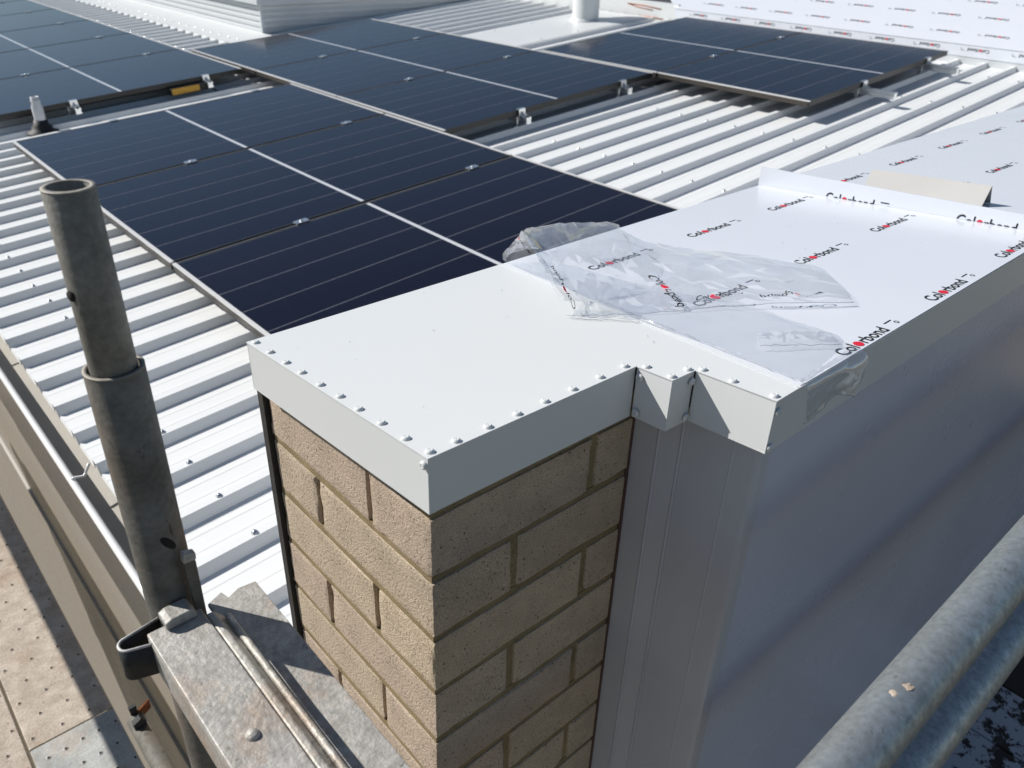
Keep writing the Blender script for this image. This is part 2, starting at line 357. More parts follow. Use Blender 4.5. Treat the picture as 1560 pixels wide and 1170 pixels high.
names = ['at the free corner, bare rail ends sticking out beside it', 'beside the printed white sheet, near the vent pipe']
for i in range(2): solar_panel(RR0, 1.953 + i*1.134, 'black solar panel ' + names[i], 'solar panels below the printed sheet')

# mounting rails with clamps
def rail(u, y0, y1, gaps, ends, label):
    e = empty('mounting_rail', label, 'rail', 'rails under the solar panels', mat=ROOF @ Matrix.Translation((u, y0, 0)))
    ln = y1 - y0
    pr = [(-.018, -.073), (.018, -.073), (.018, -.060), (.014, -.058), (.014, -.052), (.018, -.050), (.018, -.034), (.006, -.034), (.006, -.042), (-.006, -.042), (-.006, -.034), (-.018, -.034), (-.018, -.050), (-.014, -.052), (-.014, -.058), (-.018, -.060)]
    MB().prism(pr, 'y', 0, ln).obj('rail_bar', M['alu'], e)
    k = math.ceil((y0 + .05 - RY0)/RP)
    while RY0 + k*RP < y1:
        yy = RY0 + k*RP - y0
        link('rail_foot', shared('rail_foot', lambda: MB().box((-.045, -.012, PAN+RIB+.0005), (-.0185, .012, PAN+RIB+.006)).box((-.024, -.012, PAN+RIB+.006), (-.0185, .012, -.045)), [M['alu']]), None, e, Matrix.Translation((0, yy, 0))); k += 5
    for gy in gaps:
        link('mid_clamp', shared('mid_clamp', lambda: MB().box((-.030, -.017, .0012), (.030, .017, .0055)).lathe([(0, .0105), (.006, .0105), (.006, .0055)], 8), [M['alu']]), None, e, Matrix.Translation((0, gy - y0, 0)))
    for ey, sgn in ends:
        cl = MB().box((-.024, -.008, .0012), (.024, .012, .0048)).box((-.024, -.012, -.034), (.024, -.008, .0048)).box((-.02, -.03, -.034), (.02, -.012, -.029)).lathe([(0, -.012), (.0065, -.012), (.0065, -.024), (.004, -.024), (.004, -.030)], 8, 0, (0, -.020))
        o = link('end_clamp', shared('end_clamp', lambda: cl, [M['alu']]), None, e, Matrix.Translation((0, ey - y0, 0)) @ (Matrix.Identity(4) if sgn < 0 else Matrix.Rotation(math.pi, 4, 'Z')))
for u, w_ in ((1.165, 'lower'), (2.090, 'upper')):
    rail(u, 1.28, 4.84, [2.499, 3.641], [(4.776, 1)], 'aluminium rail under the gutter side panels, %s of the pair' % w_)
for u, w_ in ((2.945, 'lower'), (3.830, 'upper')):
    rail(u, 3.03, 6.58, [4.229, 5.363], [(3.099, -1)], 'aluminium rail under the central panels, %s of the pair' % w_)
for u, w_ in ((1.145, 'lower'), (2.055, 'upper')):
    rail(u, 5.43, 12.4, [5.5+1.130+i*1.136 for i in range(5)], [(5.499, -1)], 'aluminium rail under the long far row, %s of the pair' % w_)
for u, w_ in ((4.765, 'lower'), (5.600, 'upper')):
    rail(u, 1.74, 4.25, [3.082], [(1.952, -1)], 'aluminium rail end poking out under the free corner panel, %s of the pair' % w_)

# warning label on a cable isolator, cable post
e = empty('cable_isolator', 'small black isolator with yellow warning label under the panel edge', 'isolator', mat=ROOF @ Matrix.Translation((1.94, 5.478, -.034)))
MB().box((-.17, -.025, -.05), (.10, .02, -.002)).obj('housing', M['rubber'], e, bevel=.004)
MB().box((-.16, -.0275, -.046), (.04, -.0255, -.006)).obj('warning_label', M['yellow'], e)
MB().tube([(.09, -.01, -.02), (.13, -.04, -.05), (.17, -.02, -.08), (.25, .02, -.09)], .006, 8).obj('cable', M['rubber'], e)
e = empty('cable_post', 'short grey conduit post on a black rubber boot at the roof edge', 'post', mat=Matrix.Translation(ROOF @ Vector((0.885, 5.36, PAN))))
MB().lathe([(.095, .004), (.090, .018), (.062, .028), (.058, .050), (.044, .060), (.040, .085), (.0, .085)], 24).obj('rubber_boot', M['rubber'], e)
MB().lathe([(.033, .08), (.033, .165), (.026, .185), (.026, .225), (.021, .227), (.021, .17), (0, .17)], 24).obj('conduit', M['conduit'], e)
MB().lathe([(.0265, .195), (.028, .197), (.028, .203), (.0265, .205)], 24).obj('rim', M['conduit'], e)

# ------------------------------------------------------------------ gutter and wall below the roof edge
gy0, gy1 = 0.36, 13.0
e = empty('roof_gutter', 'beige gutter with bright rolled front edge along the roof', 'gutter', loc=(0, 0, 0))
MB().strip([(-.047, -.832), (-.047, -.888), (-.040, -.896), (.085, -.896), (.092, -.886), (.092, -.80)], 'y', [gy0 + i*(gy1-gy0)/20 for i in range(21)]).obj('channel', M['gutter'], e, recalc=False, solid=.0016)
MB().tube([(-.050, y, -.829) for y in [gy0 + i*.2 for i in range(64)]], .0100, 18).obj('rolled_edge', M['bead'], e)
for y in (0.62, 1.66, 2.72, 3.9, 5.1):
    MB().tube([(-.050, y, -.8195), (-.046, y, -.815), (-.018, y, -.822), (-.004, y+.004, -.802), (.004, y+.006, -.790)], .0042, 8).obj('gutter_strap', M['bead'], e)
e = empty('house_wall', 'smooth beige wall under the gutter beside the scaffold planks', 'wall', loc=(0, 0, -4.2))
MB().box((-.030, .352, 3.02), (.05, 13, 3.283)).obj('fascia_board', M['beige'], e, bevel=.004)
MB().box((-.012, .352, 2.42), (.05, 13, 3.015)).obj('wall_panel', M['beige'], e)
MB().box((-.022, .352, 2.400), (.05, 13, 2.416)).obj('trim_bead', M['gutter'], e)
MB().box((-.004, .352, 0), (.05, 13, 2.396)).obj('wall_panel', M['beige'], e)

# ------------------------------------------------------------------ brick pillar
def brick_mesh(lx, ly, lz, seed):
    bm = bmesh.new(); bmesh.ops.create_cube(bm, size=1.0)
    bmesh.ops.subdivide_edges(bm, edges=bm.edges[:], cuts=9, use_grid_fill=True)
    r = random.Random(seed); off = Vector((r.random()*50, r.random()*50, r.random()*50)); h = Vector((lx/2, ly/2, lz/2))
    for v in bm.verts:
        p = Vector((v.co.x*lx, v.co.y*ly, v.co.z*lz))
        # pull the grid towards the edges so that chips stay small
        for a in range(3):
            t = p[a]/h[a]; p[a] = h[a]*math.copysign(abs(t)**0.42, t)
        d = sorted(h[a]-abs(p[a]) for a in range(3))
        nv = noise.noise_vector((p+off)*90) ; nl = noise.noise((p+off)*35)
        amp = .0006
        if d[1] < .0022:
            k = (1 - d[1]/.0022)*(0.0006 + max(0, nl-.12)*.0046)
            for a in range(3):
                if h[a]-abs(p[a]) < .0022: p[a] -= math.copysign(k, p[a])
            amp = .0009
        v.co = p + nv*amp
    for f_ in bm.faces: f_.smooth = True
    bm.normal_update()
    for e_ in bm.edges:
        if len(e_.link_faces) == 2 and e_.calc_face_angle(0) > .55: e_.smooth = False
    me = bpy.data.meshes.new('brick'); bm.to_mesh(me); bm.free(); me.materials.append(M['brick']); return me
pil = empty('brick_pillar', 'sand coloured brick pillar end under the white metal capping', 'pillar', loc=(0, 0, -4.2))
MB().box((.0058, .0036, 0), (.342, .340, 4.2+.118)).obj('mortar_core', M['mortar'], pil)
bed_me = MB().box((.0013, .0026, -.0047), (.340, .3440, .0047)).mesh('mortar_bed'); bed_me.materials.append(M['mortar'])
for c in range(-1, 16): link('mortar_bed', bed_me, None, pil, Matrix.Translation((0, 0, 4.2 - .086*c)))
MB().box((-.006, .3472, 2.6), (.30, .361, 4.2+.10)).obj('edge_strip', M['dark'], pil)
var = {}
def brick(x0, x1, y0, y1, z):
    key = (round(x1-x0, 3), round(y1-y0, 3), random.randint(0, 5))
    if key not in var: var[key] = brick_mesh(x1-x0, y1-y0, .0765, hash(key) % 9999)
    j = lambda s: random.uniform(-s, s)
    link('brick', var[key], None, pil, Matrix.Translation(((x0+x1)/2 + j(.0008), (y0+y1)/2 + j(.0008), z + .043 + 4.2 + j(.0007))) @ Matrix.Rotation(j(.004), 4, 'Z') @ Matrix.Rotation(j(.006), 4, 'X' if x1-x0 < y1-y0 else 'Y'))
for c in range(-1, 16):
    z = -.086*c
    if c == -1:
        continue
    if c % 2 == 0: spec = [(0, .230, 0, .110), (0, .110, .120, .346), (.240, .346, 0, .110)]
    else: spec = [(0, .110, 0, .230), (0, .230, .240, .346), (.120, .346, 0, .110)]
    for s_ in spec: brick(*s_, z)

# ------------------------------------------------------------------ clad parapet wall with corner flashing
pw = empty('parapet_wall', 'glossy film covered white clad wall beside the brick pillar', 'wall', loc=(0, 0, -4.2))
XE = 5.2
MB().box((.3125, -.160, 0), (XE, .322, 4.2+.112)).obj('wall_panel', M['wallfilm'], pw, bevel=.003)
MB().strip([(.3022, .004), (.3022, -.036), (.3010, -.0385), (.3030, -.0395)], 'z', [2.4, 4.2+.125]).obj('corner_flashing', M['flash'], pw, solid=.0012)
MB().strip([(.3038, -.0395), (.3075, -.0640), (.3062, -.0662), (.3085, -.0672)], 'z', [2.4, 4.2+.125]).obj('corner_flashing', M['flash'], pw, solid=.0012)
MB().strip([(.3095, -.0665), (.3100, -.1300), (.3094, -.1312), (.3100, -.1322), (.3100, -.1580), (.3105, -.1625), (.3150, -.1632), (.3300, -.1630), (.3300, -.1618)], 'z', [2.4, 4.2+.125]).obj('corner_flashing', M['flash'], pw, solid=.0012)
MB().box((.2978, -.002, 2.4), (.3012, .0015, 4.2+.125)).obj('sealant_bead', simple('reddish_sealant', (0.13, 0.07, 0.055), 0.8, var=.4, vs_=80), pw)

# ------------------------------------------------------------------ parapet capping
FH = .0622
cap = empty('parapet_capping', 'white folded metal capping with riveted edges on the brick pillar', 'capping', loc=(0, 0, 0))
X1 = 1.060
P = [(-.020, .337), (-.020, -.0265), (.2533, -.0310), (.2530, -.0795), (.2890, -.0812), (.2885, -.1785), (X1, -.1740), (X1, .343)]
def top_poly(mbx, pts, dz, th=.0012):
    n = len(pts); v = [(x, y, capz(y)+dz) for x, y in pts] + [(x, y, capz(y)+dz-th) for x, y in pts]
    mbx.add(v, [tuple(range(n)), tuple(range(2*n-1, n-1, -1))] + [(i, n+i, n+(i+1) % n, (i+1) % n) for i in range(n)])
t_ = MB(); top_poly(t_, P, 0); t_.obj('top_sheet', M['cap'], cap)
def fascia(a, b, flare=.0):
    a = Vector(a); b = Vector(b); d = (b-a).normalized(); nrm = Vector((d.y, -d.x))       # outward on the right hand of a -> b
    mbx = MB(); th = .0012; ea = a + d*.0006; eb = b - d*.0006
    ins = -nrm*.0008; lip = -nrm*.010
    v = []
    for q in (ea, eb):
        zt = capz(q.y) - .0014
        o1 = q + ins; o2 = q + ins + nrm*flare; i1 = o1 - nrm*th
        v += [(o1.x, o1.y, zt), (o2.x, o2.y, zt-FH), ((o2-nrm*.008).x, (o2-nrm*.008).y, zt-FH-.0005), ((o2-nrm*.008).x, (o2-nrm*.008).y, zt-FH+.001), (i1.x, i1.y, zt-FH+.001), (i1.x, i1.y, zt)]
    n = 6
    mbx.add(v, [tuple(range(n)), tuple(range(2*n-1, n-1, -1))] + [(i, (i+1) % n, n+(i+1) % n, n+i) for i in range(n)])
    return mbx.obj('fascia', M['cap'], cap)
for i in range(5): fascia(P[i], P[i+1], 0)
fascia((.2885, -.1785), (X1, -.1740))
fascia((X1, .343), (-.020, .337))
# upstand lip where the first length ends
u_ = MB(); v = []
for x in (1.0582, 1.0606):
    for (y, dz) in ((-.174, .0006), (.345, .0006), (.345, .0365), (-.174, .0235)): v.append((x, y, capz(y)+dz))
u_.add(v, [(0,1,2,3),(7,6,5,4),(0,4,5,1),(1,5,6,2),(2,6,7,3),(3,7,4,0)]); upst = u_.obj('upstand_lip', M['film'], cap)
rv = MB(); rv.lathe([(0, .0024), (.0012, .0024), (.0013, .0012), (.0020, .0030), (.0034, .0026), (.0044, .0010), (.0046, 0)], 14)
rv_me = rv.mesh('rivet'); rv_me.materials.append(M['cap'])
rvd = MB(); rvd.lathe([(0, .0013), (.0013, .0013)], 10); rvd_me = rvd.mesh('rivet_hole'); rvd_me.materials.append(M['dark'])
def rivet(loc, n):
    q = Vector(n).to_track_quat('Z', 'Y').to_matrix().to_4x4()
    o = link('rivet', rv_me, None, cap, Matrix.Translation(loc) @ q); link('rivet_hole', rvd_me, None, o)
for x, y in [(-.0115, -.0185), (.0170, -.0200), (.0545, -.0205), (.0910, -.0210), (.1275, -.0210), (.1660, -.0215), (.2060, -.0220), (.2440, -.0225), (.2590, -.0400), (.2590, -.0735), (.2850, -.0745), (.2950, -.0860), (.2945, -.1240), (.2955, -.1710),
             (-.0125, .3260), (-.0130, .2875), (-.0135, .2480), (-.0135, .2120), (-.0140, .1710), (-.0130, .1330), (-.0140, .0955), (-.0135, .0560), (-.0135, .0160)]:
    rivet((x, y, capz(y)+.0001), (0, CS, 1))
for y, z in ((-.0215, .1710),): rivet((-.0206, y, z), (-1, 0, 0))
for y, z in ((-.0375, .1700), (-.0380, .1260)): rivet((.2524, y, z), (-1, 0, 0))
for x, z in ((.2845, .1735), (.2840, .1290)): rivet((x, -.0816, z), (0, -1, 0))
for x, z in ((.2945, .1790), (.2940, .1370)): rivet((x, -.1786, z), (0, -1, 0))

cap2 = empty('parapet_capping', 'film covered white capping continuing beyond the raised metal lip', 'capping', loc=(0, 0, 0))
t_ = MB(); top_poly(t_, [(X1+.003, -.174), (XE, -.174), (XE, .343), (X1+.003, .343)], 0); t_.obj('top_sheet', M['cap'], cap2)
MB().box((X1+.003, -.1738, .125), (XE, -.1726, .192)).obj('fascia', M['cap'], cap2)
MB().box((X1+.003, .3412, .082), (XE, .3424, .1455)).obj('fascia', M['cap'], cap2)
f2 = MB(); top_poly(f2, [(X1+.006, -.1732), (XE-.01, -.1732), (XE-.01, .3422), (X1+.006, .3422)], .0008, .0005); film2 = f2.obj('film_layer', M['film'], cap2)
f1 = MB(); top_poly(f1, [(.3860, .3365), (.3340, -.1765), (.345, -.1772), (1.0575, -.1733), (1.0575, .3425)], .0008, .0005); film1 = f1.obj('film_layer', M['film'], cap)
# the doubled cut edge of the film
ed = MB(); 
for dx in (0, -.0075):
    a = Vector((.3860+dx, .336)); b = Vector((.3340+dx*.8, -.1765))
    v = []
    for q in (a, b):
        for ox, oz in ((0, .0009), (.0008, .0009), (.0008, .0016), (0, .0016)): v.append((q.x+ox, q.y, capz(q.y)+oz-.0006))
    ed.add(v, [(0,1,2,3),(7,6,5,4),(0,4,5,1),(1,5,6,2),(2,6,7,3),(3,7,4,0)])
ed.obj('film_edge', M['film'], film1)

# ------------------------------------------------------------------ printed lettering
def glyphs(txt):
    cu = bpy.data.curves.new('t', 'FONT'); cu.body = txt; cu.size = 1.0; cu.resolution_u = 3; cu.offset = 0.012
    o = bpy.data.objects.new('t', cu); COL.objects.link(o); dg = bpy.context.evaluated_depsgraph_get(); dg.update()
    me = bpy.data.meshes.new_from_object(o.evaluated_get(dg)); vs_ = [tuple(v.co) for v in me.vertices]; fs = [tuple(p.vertices) for p in me.polygons]
    bpy.data.objects.remove(o); bpy.data.curves.remove(cu); bpy.data.meshes.remove(me); return vs_, fs
def build_print():
    out = []        # (verts, faces, mat)
    a = glyphs('Col'); w1 = max(v[0] for v in a[0]); out.append((a[0], a[1], 0))
    r = .27; cx = w1 + .10 + r; n = 16
    out.append(([(cx + r*math.cos(2*math.pi*k/n), .27 + r*math.sin(2*math.pi*k/n), 0) for k in range(n)], [tuple(range(n))], 1))
    b = glyphs('rbond'); sh = cx + r + .08 - min(v[0] for v in b[0]); bv = [(v[0]+sh, v[1], 0) for v in b[0]]; out.append((bv, b[1], 0))
    W = max(v[0] for v in bv)
    # small recycling style mark: a thin angle and a ring
    x = W + .55
    out.append(([(x, .55, 0), (x+.75, .55, 0), (x+.75, .62, 0), (x, .62, 0)], [(0,1,2,3)], 0))
    for cx2 in (x+.72,):
        v = [(cx2 + rr*math.cos(2*math.pi*k/8), .26 + rr*math.sin(2*math.pi*k/8), 0) for rr in (.15, .10) for k in range(8)]
        out.append((v, [(k, (k+1) % 8, 8+(k+1) % 8, 8+k) for k in range(8)], 0))
    return out, W
PRINT, PWID = build_print()
def print_mb(fn, mark=True):
    mbx = MB()
    for i, (v, f, mi) in enumerate(PRINT):
        if not mark and i > 2: break
        mbx.add([fn(p[0]/PWID, p[1]/PWID) for p in v], f, mi)
    return mbx
PRINT_ME = print_mb(lambda a, b: (a, b, 0)).mesh('lettering', False); PRINT_ME.materials.append(M['black']); PRINT_ME.materials.append(M['red'])
def stamp(fn, parent):
    """one printed name laid flat on a sheet; fn maps the print's own plane onto it"""
    o = Vector(fn(0, 0)); x = Vector(fn(1, 0))-o; y = Vector(fn(0, 1))-o; n = x.cross(y).normalized()*x.length
    m_ = Matrix((x, y, n)).transposed().to_4x4(); m_.translation = o
    return link('lettering', PRINT_ME, None, parent, m_)
def cap_print(x, y, parent, rot=0.0, L=.102, h=.0013):
    c, s = math.cos(rot), math.sin(rot)
    def fn(a, b):
        px_, py_ = x + L*(a*c - b*s), y + L*(a*s + b*c); return (px_, py_, capz(py_)+h)
    stamp(fn, parent)
for x, y in ((.679, .218), (.904, .215), (.673, .024), (.898, .025), (.655, -.169), (.891, -.164), (.428, -.1735), (.440, .026), (.452, .22)):
    cap_print(x, y, film1, R(-1.5 if y > -.1 else .3))
rnd = random.Random(3); pm = MB()
for i in range(34):     # specks and ink flecks
    x, y = rnd.uniform(.0, 1.04), rnd.uniform(-.015, .33); s_ = rnd.uniform(.0005, .0011)
    pm.add([(x, y, capz(y)+.0013), (x+s_*2, y, capz(y)+.0013), (x+s_*2, y+s_, capz(y+s_)+.0013), (x, y+s_, capz(y+s_)+.0013)], [(0,1,2,3)], 0)
tag(pm.obj('grit', M['dark'], cap, recalc=False), kind='stuff')
for x, y in ((1.155, .235), (1.392, .232), (1.637, .235), (1.880, .238), (2.12, .238), (2.36, .238), (1.20, .058), (1.443, .058), (1.69, .058), (1.93, .058), (2.17, .058)):
    cap_print(x, y, film2, R(-2))
for y in (.202, -.030):     # half hidden print along the foot of the lip
    def fn(a, b, y=y):
        yy = y - .092*a; return (1.0576, yy, max(capz(yy) + .0016, capz(yy) - .0085 + .092*b*1.25))
    print_mb(fn).obj('lettering', [M['black'], M['red']], upst, recalc=False)

# folded offcut standing like a tent on the capping
e = empty('metal_offcut', 'tent shaped folded strip of grey sheet metal on the film', 'offcut', loc=(1.175, .075, capz(.075)+.0012))
for sx, m__ in ((-1, M['flash']), (1, M['flash'])):
    v = []
    for y in (.105, -.107):
        zz = -CS*y
        v += [(sx*.0185, y, zz+.0004), (0, y, zz+.033), (sx*.0010, y, zz+.0340), (sx*.0198, y, zz+.0004)]
    MB().add(v, [(0,1,2,3),(7,6,5,4),(0,4,5,1),(1,5,6,2),(2,6,7,3),(3,7,4,0)]).obj('folded_leaf', M['offcut'], e)

# ------------------------------------------------------------------ loose crumpled film
def catmull(p0, p1, p2, p3, t):
    return 0.5*((2*p1) + (p2-p0)*t + (2*p0-5*p1+4*p2-p3)*t*t + (3*p1-p0-3*p2+p3)*t*t*t)
class Sheet:
    def __init__(s, rows, amp, freq, seed, flat=.0016):
        s.g = [[Vector(p) for p in r] for r in rows]; s.amp = amp; s.freq = freq; s.off = Vector((seed*7.3, seed*3.1, seed)); s.flat = flat
    def raw(s, a, b):
        R_, C_ = len(s.g), len(s.g[0]); fa, fb = a*(C_-1), b*(R_-1); i, j = min(int(fa), C_-2), min(int(fb), R_-2); ta, tb = fa-i, fb-j
        cl = lambda k, n: max(0, min(n-1, k)); rr = []
        for dj in (-1, 0, 1, 2):
            r = s.g[cl(j+dj, R_)]; rr.append(catmull(r[cl(i-1, C_)], r[i], r[cl(i+1, C_)], r[cl(i+2, C_)], ta))
        return catmull(*rr, tb)
    def at(s, a, b):
        p = s.raw(a, b); e_ = .01
        dn = (s.raw(min(1, a+e_), b)-s.raw(max(0, a-e_), b)).cross(s.raw(a, min(1, b+e_))-s.raw(a, max(0, b-e_)))
        dn = dn.normalized() if dn.length > 1e-9 else Vector((0, 0, 1))
        if dn.z < 0: dn = -dn
        q = p*s.freq + s.off
        # ridged noise gives creases rather than bumps
        v1 = noise.voronoi(q)[0]; v2 = noise.voronoi(q*2.3 + Vector((5, 1, 2)))[0]
        w = 1 - 2.2*min(.9, v1[1]-v1[0]); w2 = 1 - 2.2*min(.9, v2[1]-v2[0])
        edge = min(1, 8*min(a, 1-a)+.35)*min(1, 8*min(b, 1-b)+.35)
        p = p + dn*(s.amp*(w*.65 + w2*.35)*edge)
        lim = capz(p.y) + s.flat if -.175 < p.y < .337 else -9
        if p.z < lim: p.z = lim + random.uniform(0, .0002)
        return p, dn
    def mesh(s, na, nb, jit=0.0, flat=False, seed=1):
        """grid over the sheet; with jit the nodes wander and every facet is split, which reads as creased film"""
        rj = random.Random(seed); v = []; f = []
        for j in range(nb+1):
            for i in range(na+1):
                a, b = i/na, j/nb
                ja = rj.uniform(-jit, jit)/na if 0 < i < na else 0; jb = rj.uniform(-jit, jit)/nb if 0 < j < nb else 0
                p, n = s.at(a+ja, b+jb)
                if jit and (i in (0, na) or j in (0, nb)): p = p + Vector((rj.uniform(-1, 1), rj.uniform(-1, 1), 0))*.0016
                v.append(p)
        for j in range(nb):
            for i in range(na):
                q = (j*(na+1)+i, j*(na+1)+i+1, (j+1)*(na+1)+i+1, (j+1)*(na+1)+i)
                if jit:
                    if rj.random() < .5: f += [(q[0], q[1], q[2]), (q[0], q[2], q[3])]
                    else: f += [(q[0], q[1], q[3]), (q[1], q[2], q[3])]
                else: f.append(q)
        mb_ = MB(); mb_.add(v, f, 0, not flat); s.last = (v, na, nb); return mb_
hump = Sheet([
 [(0.472,0.332,0.150),(0.520,0.328,0.150),(0.560,0.315,0.150),(0.593,0.292,0.154),(0.580,0.209,0.161),(0.610,0.135,0.168),(0.646,0.049,0.175),(0.667,-0.012,0.181)],
 [(0.429,0.345,0.187),(0.445,0.302,0.201),(0.469,0.265,0.209),(0.511,0.240,0.206),(0.513,0.193,0.194),(0.571,0.127,0.184),(0.617,0.040,0.190),(0.641,-0.023,0.192)],
 [(0.336,0.210,0.204),(0.360,0.187,0.211),(0.383,0.164,0.208),(0.432,0.149,0.198),(0.472,0.118,0.187),(0.503,0.055,0.189),(0.561,-0.020,0.194),(0.598,-0.076,0.197)],
 [(0.314,0.167,0.193),(0.357,0.154,0.186),(0.385,0.138,0.180),(0.413,0.107,0.180),(0.442,0.066,0.182),(0.472,0.017,0.186),(0.517,-0.047,0.194),(0.572,-0.103,0.197)],
 [(0.300,0.122,0.170),(0.317,0.096,0.171),(0.342,0.082,0.172),(0.374,0.056,0.175),(0.409,0.029,0.178),(0.457,-0.005,0.182),(0.511,-0.052,0.189),(0.572,-0.105,0.193)]], .0065, 20, 2)
flat = Sheet([
 [(0.389,0.330,0.150),(0.441,0.266,0.156),(0.443,0.143,0.169),(0.463,0.050,0.177),(0.479,-0.027,0.184),(0.465,-0.093,0.192)],
 [(0.379,0.283,0.155),(0.382,0.182,0.164),(0.362,0.062,0.175),(0.393,-0.003,0.182),(0.415,-0.086,0.193),(0.461,-0.124,0.197)],
 [(0.372,0.210,0.162),(0.361,0.115,0.170),(0.350,0.008,0.180),(0.363,-0.053,0.186),(0.397,-0.114,0.194),(0.450,-0.160,0.197)],
 [(0.368,0.137,0.168),(0.360,0.041,0.177),(0.350,-0.043,0.185),(0.344,-0.108,0.190),(0.340,-0.150,0.194),(0.338,-0.176,0.197)]], .0016, 26, 5, .0020)
flap = Sheet([
 [(0.472,0.352,0.146),(0.455,0.366,0.144),(0.436,0.372,0.142),(0.405,0.358,0.143),(0.392,0.338,0.149)],
 [(0.429,0.345,0.187),(0.424,0.349,0.176),(0.412,0.352,0.164),(0.396,0.348,0.154),(0.388,0.334,0.150)],
 [(0.380,0.275,0.197),(0.384,0.279,0.184),(0.384,0.284,0.172),(0.382,0.284,0.162),(0.380,0.280,0.156)],
 [(0.336,0.210,0.204),(0.352,0.214,0.190),(0.362,0.214,0.178),(0.370,0.212,0.168),(0.374,0.210,0.162)]], .0030, 30, 9)
drape = Sheet([
 [(0.345,-.1700,.1952),(0.375,-.1700,.1952),(0.405,-.1700,.1956),(0.435,-.1690,.1966),(0.455,-.1690,.1970)],
 [(0.340,-.1812,.1890),(0.372,-.1815,.1885),(0.405,-.1822,.1885),(0.436,-.1850,.1895),(0.458,-.1850,.1900)],
 [(0.352,-.1800,.1640),(0.380,-.1803,.1660),(0.410,-.1810,.1680),(0.440,-.1900,.1690),(0.452,-.1890,.1700)],
 [(0.358,-.1795,.1380),(0.382,-.1800,.1440),(0.412,-.1805,.1540),(0.436,-.1880,.1480),(0.440,-.1900,.1460)]], .0012, 34, 4)
tail = Sheet([
 [(0.318,0.128,.1690),(0.335,0.110,.1705),(0.352,0.092,.1722),(0.366,0.076,.1738),(0.372,0.062,.1752)],
 [(0.306,0.116,.1720),(0.322,0.096,.1738),(0.340,0.076,.1756),(0.352,0.062,.1770),(0.358,0.050,.1780)],
 [(0.298,0.112,.1690),(0.314,0.092,.1705),(0.330,0.072,.1722),(0.340,0.056,.1735),(0.346,0.044,.1745)]], .0015, 40, 6)
tuft = Sheet([
 [(0.392,-.085,.1935),(0.405,-.095,.1935),(0.420,-.105,.1940),(0.440,-.118,.1950),(0.462,-.135,.1965)],
 [(0.384,-.092,.2000),(0.398,-.102,.2020),(0.412,-.112,.2020),(0.430,-.126,.2010),(0.452,-.145,.2000)],
 [(0.376,-.100,.1930),(0.388,-.112,.1950),(0.402,-.122,.1950),(0.420,-.138,.1960),(0.444,-.158,.1970)]], .0040, 60, 8)
lf = empty('loose_film', 'crumpled clear plastic film peeled back over the white capping', 'plastic film', loc=(.45, .1, .17))
inv = Matrix.Translation((-.45, -.1, -.17))
def film_part(sh, name, na, nb, prints=(), jit=0.0, flat=False, seed=1):
    mb_ = sh.mesh(na, nb, jit, flat, seed); o = mb_.obj(name, M['clear'], lf, inv, recalc=False)
    for (a, b, da, db, ea, eb) in prints:
        def fn(x, y):
            aa = min(.999, max(.001, a + da*x + ea*y)); bb = min(.999, max(.001, b + db*x + eb*y)); p, n = sh.at(aa, bb); return p + n*.0016
        print_mb(fn, False).obj('lettering', [M['black'], M['red']], o, recalc=False)
    # thin grey rim that draws the cut edge as a dark line
    vv = sh.last[0]; rim = vv[nb*(na+1):]
    MB().tube(rim, .0003, 5).obj('film_edge', M['filmedge'], o)
    return o
film_part(hump, 'crumpled_sheet', 34, 20, [(.06, .95, -.02, -.36, .10, .0), (.52, .62, .06, .34, -.22, .02), (.93, .72, -.13, .10, -.02, -.35), (.62, .90, .14, -.12, .03, -.30)], .42, True, 11)
film_part(flat, 'flat_sheet', 26, 14, (), .35, False, 3)
film_part(flap, 'back_flap', 12, 14, [(.20, .25, .02, .45, .35, .0)], .4, True, 5)
film_part(drape, 'draped_end', 18, 12, (), .35, False, 8)
film_part(tail, 'torn_tail', 14, 7, (), .4, True, 6)
film_part(tuft, 'torn_tuft', 16, 8, (), .4, True, 4)

# ------------------------------------------------------------------ scaffold: standard, transom, tubes
PX, PY = -.208, .155
e = empty('scaffold_standard', 'dark weathered scaffold pole with open top beside the pillar', 'scaffold pole', loc=(PX, PY, -4.2))
zc = 4.2
def hollow(r, t, z0, z1, n=48):
    mb_ = MB(); prof_ = [(r, z0), (r, z0+(z1-z0)*.5), (r, z1-.0012), (r-.0012, z1), (r-t+.001, z1), (r-t, z1-.001), (r-t, z0)]
    return mb_.lathe(prof_, n)
sp = hollow(.0187, .0040, zc+.15, zc+.4115)
# dent on the side of the spigot
for i, p in enumerate(sp.v):
    d = Vector((p[0]+.019, p[1]-.002)).length
sp.obj('spigot', M['spigot'], e)
hollow(.02415, .0030, 0, zc+.2590).obj('tube', M['pole'], e)
MB().lathe([(.0188, zc+.4117), (.0148, zc+.4121), (.0148, zc+.4105), (.0188, zc+.4110)], 48, closed=True).obj('spigot_rim', M['polecol'], e)
MB().lathe([(.02425, zc+.2592), (.0210, zc+.2596), (.0210, zc+.2575), (.02425, zc+.2585)], 48, closed=True).obj('tube_rim', M['polecol'], e)
MB().lathe([(0, .0012), (.0042, .0012), (.0046, 0)], 14).obj('locking_hole', M['hole'], e, Matrix.Translation((-.0183, -.0055, zc+.330)) @ Vector((-1, -.30, 0)).to_track_quat('Z', 'Y').to_matrix().to_4x4())
MB().lathe([(0, .0010), (.0050, .0010), (.0054, 0)], 14).obj('slot_hole', M['hole'], e, Matrix.Translation((.0030, -.0237, zc+.080)) @ Vector((.15, -1, 0)).to_track_quat('Z', 'Y').to_matrix().to_4x4() @ Matrix.Rotation(.55, 4, 'Z') @ Matrix.Scale(2.0, 4, (0, 1, 0)) @ Matrix.Scale(.75, 4, (1, 0, 0)))
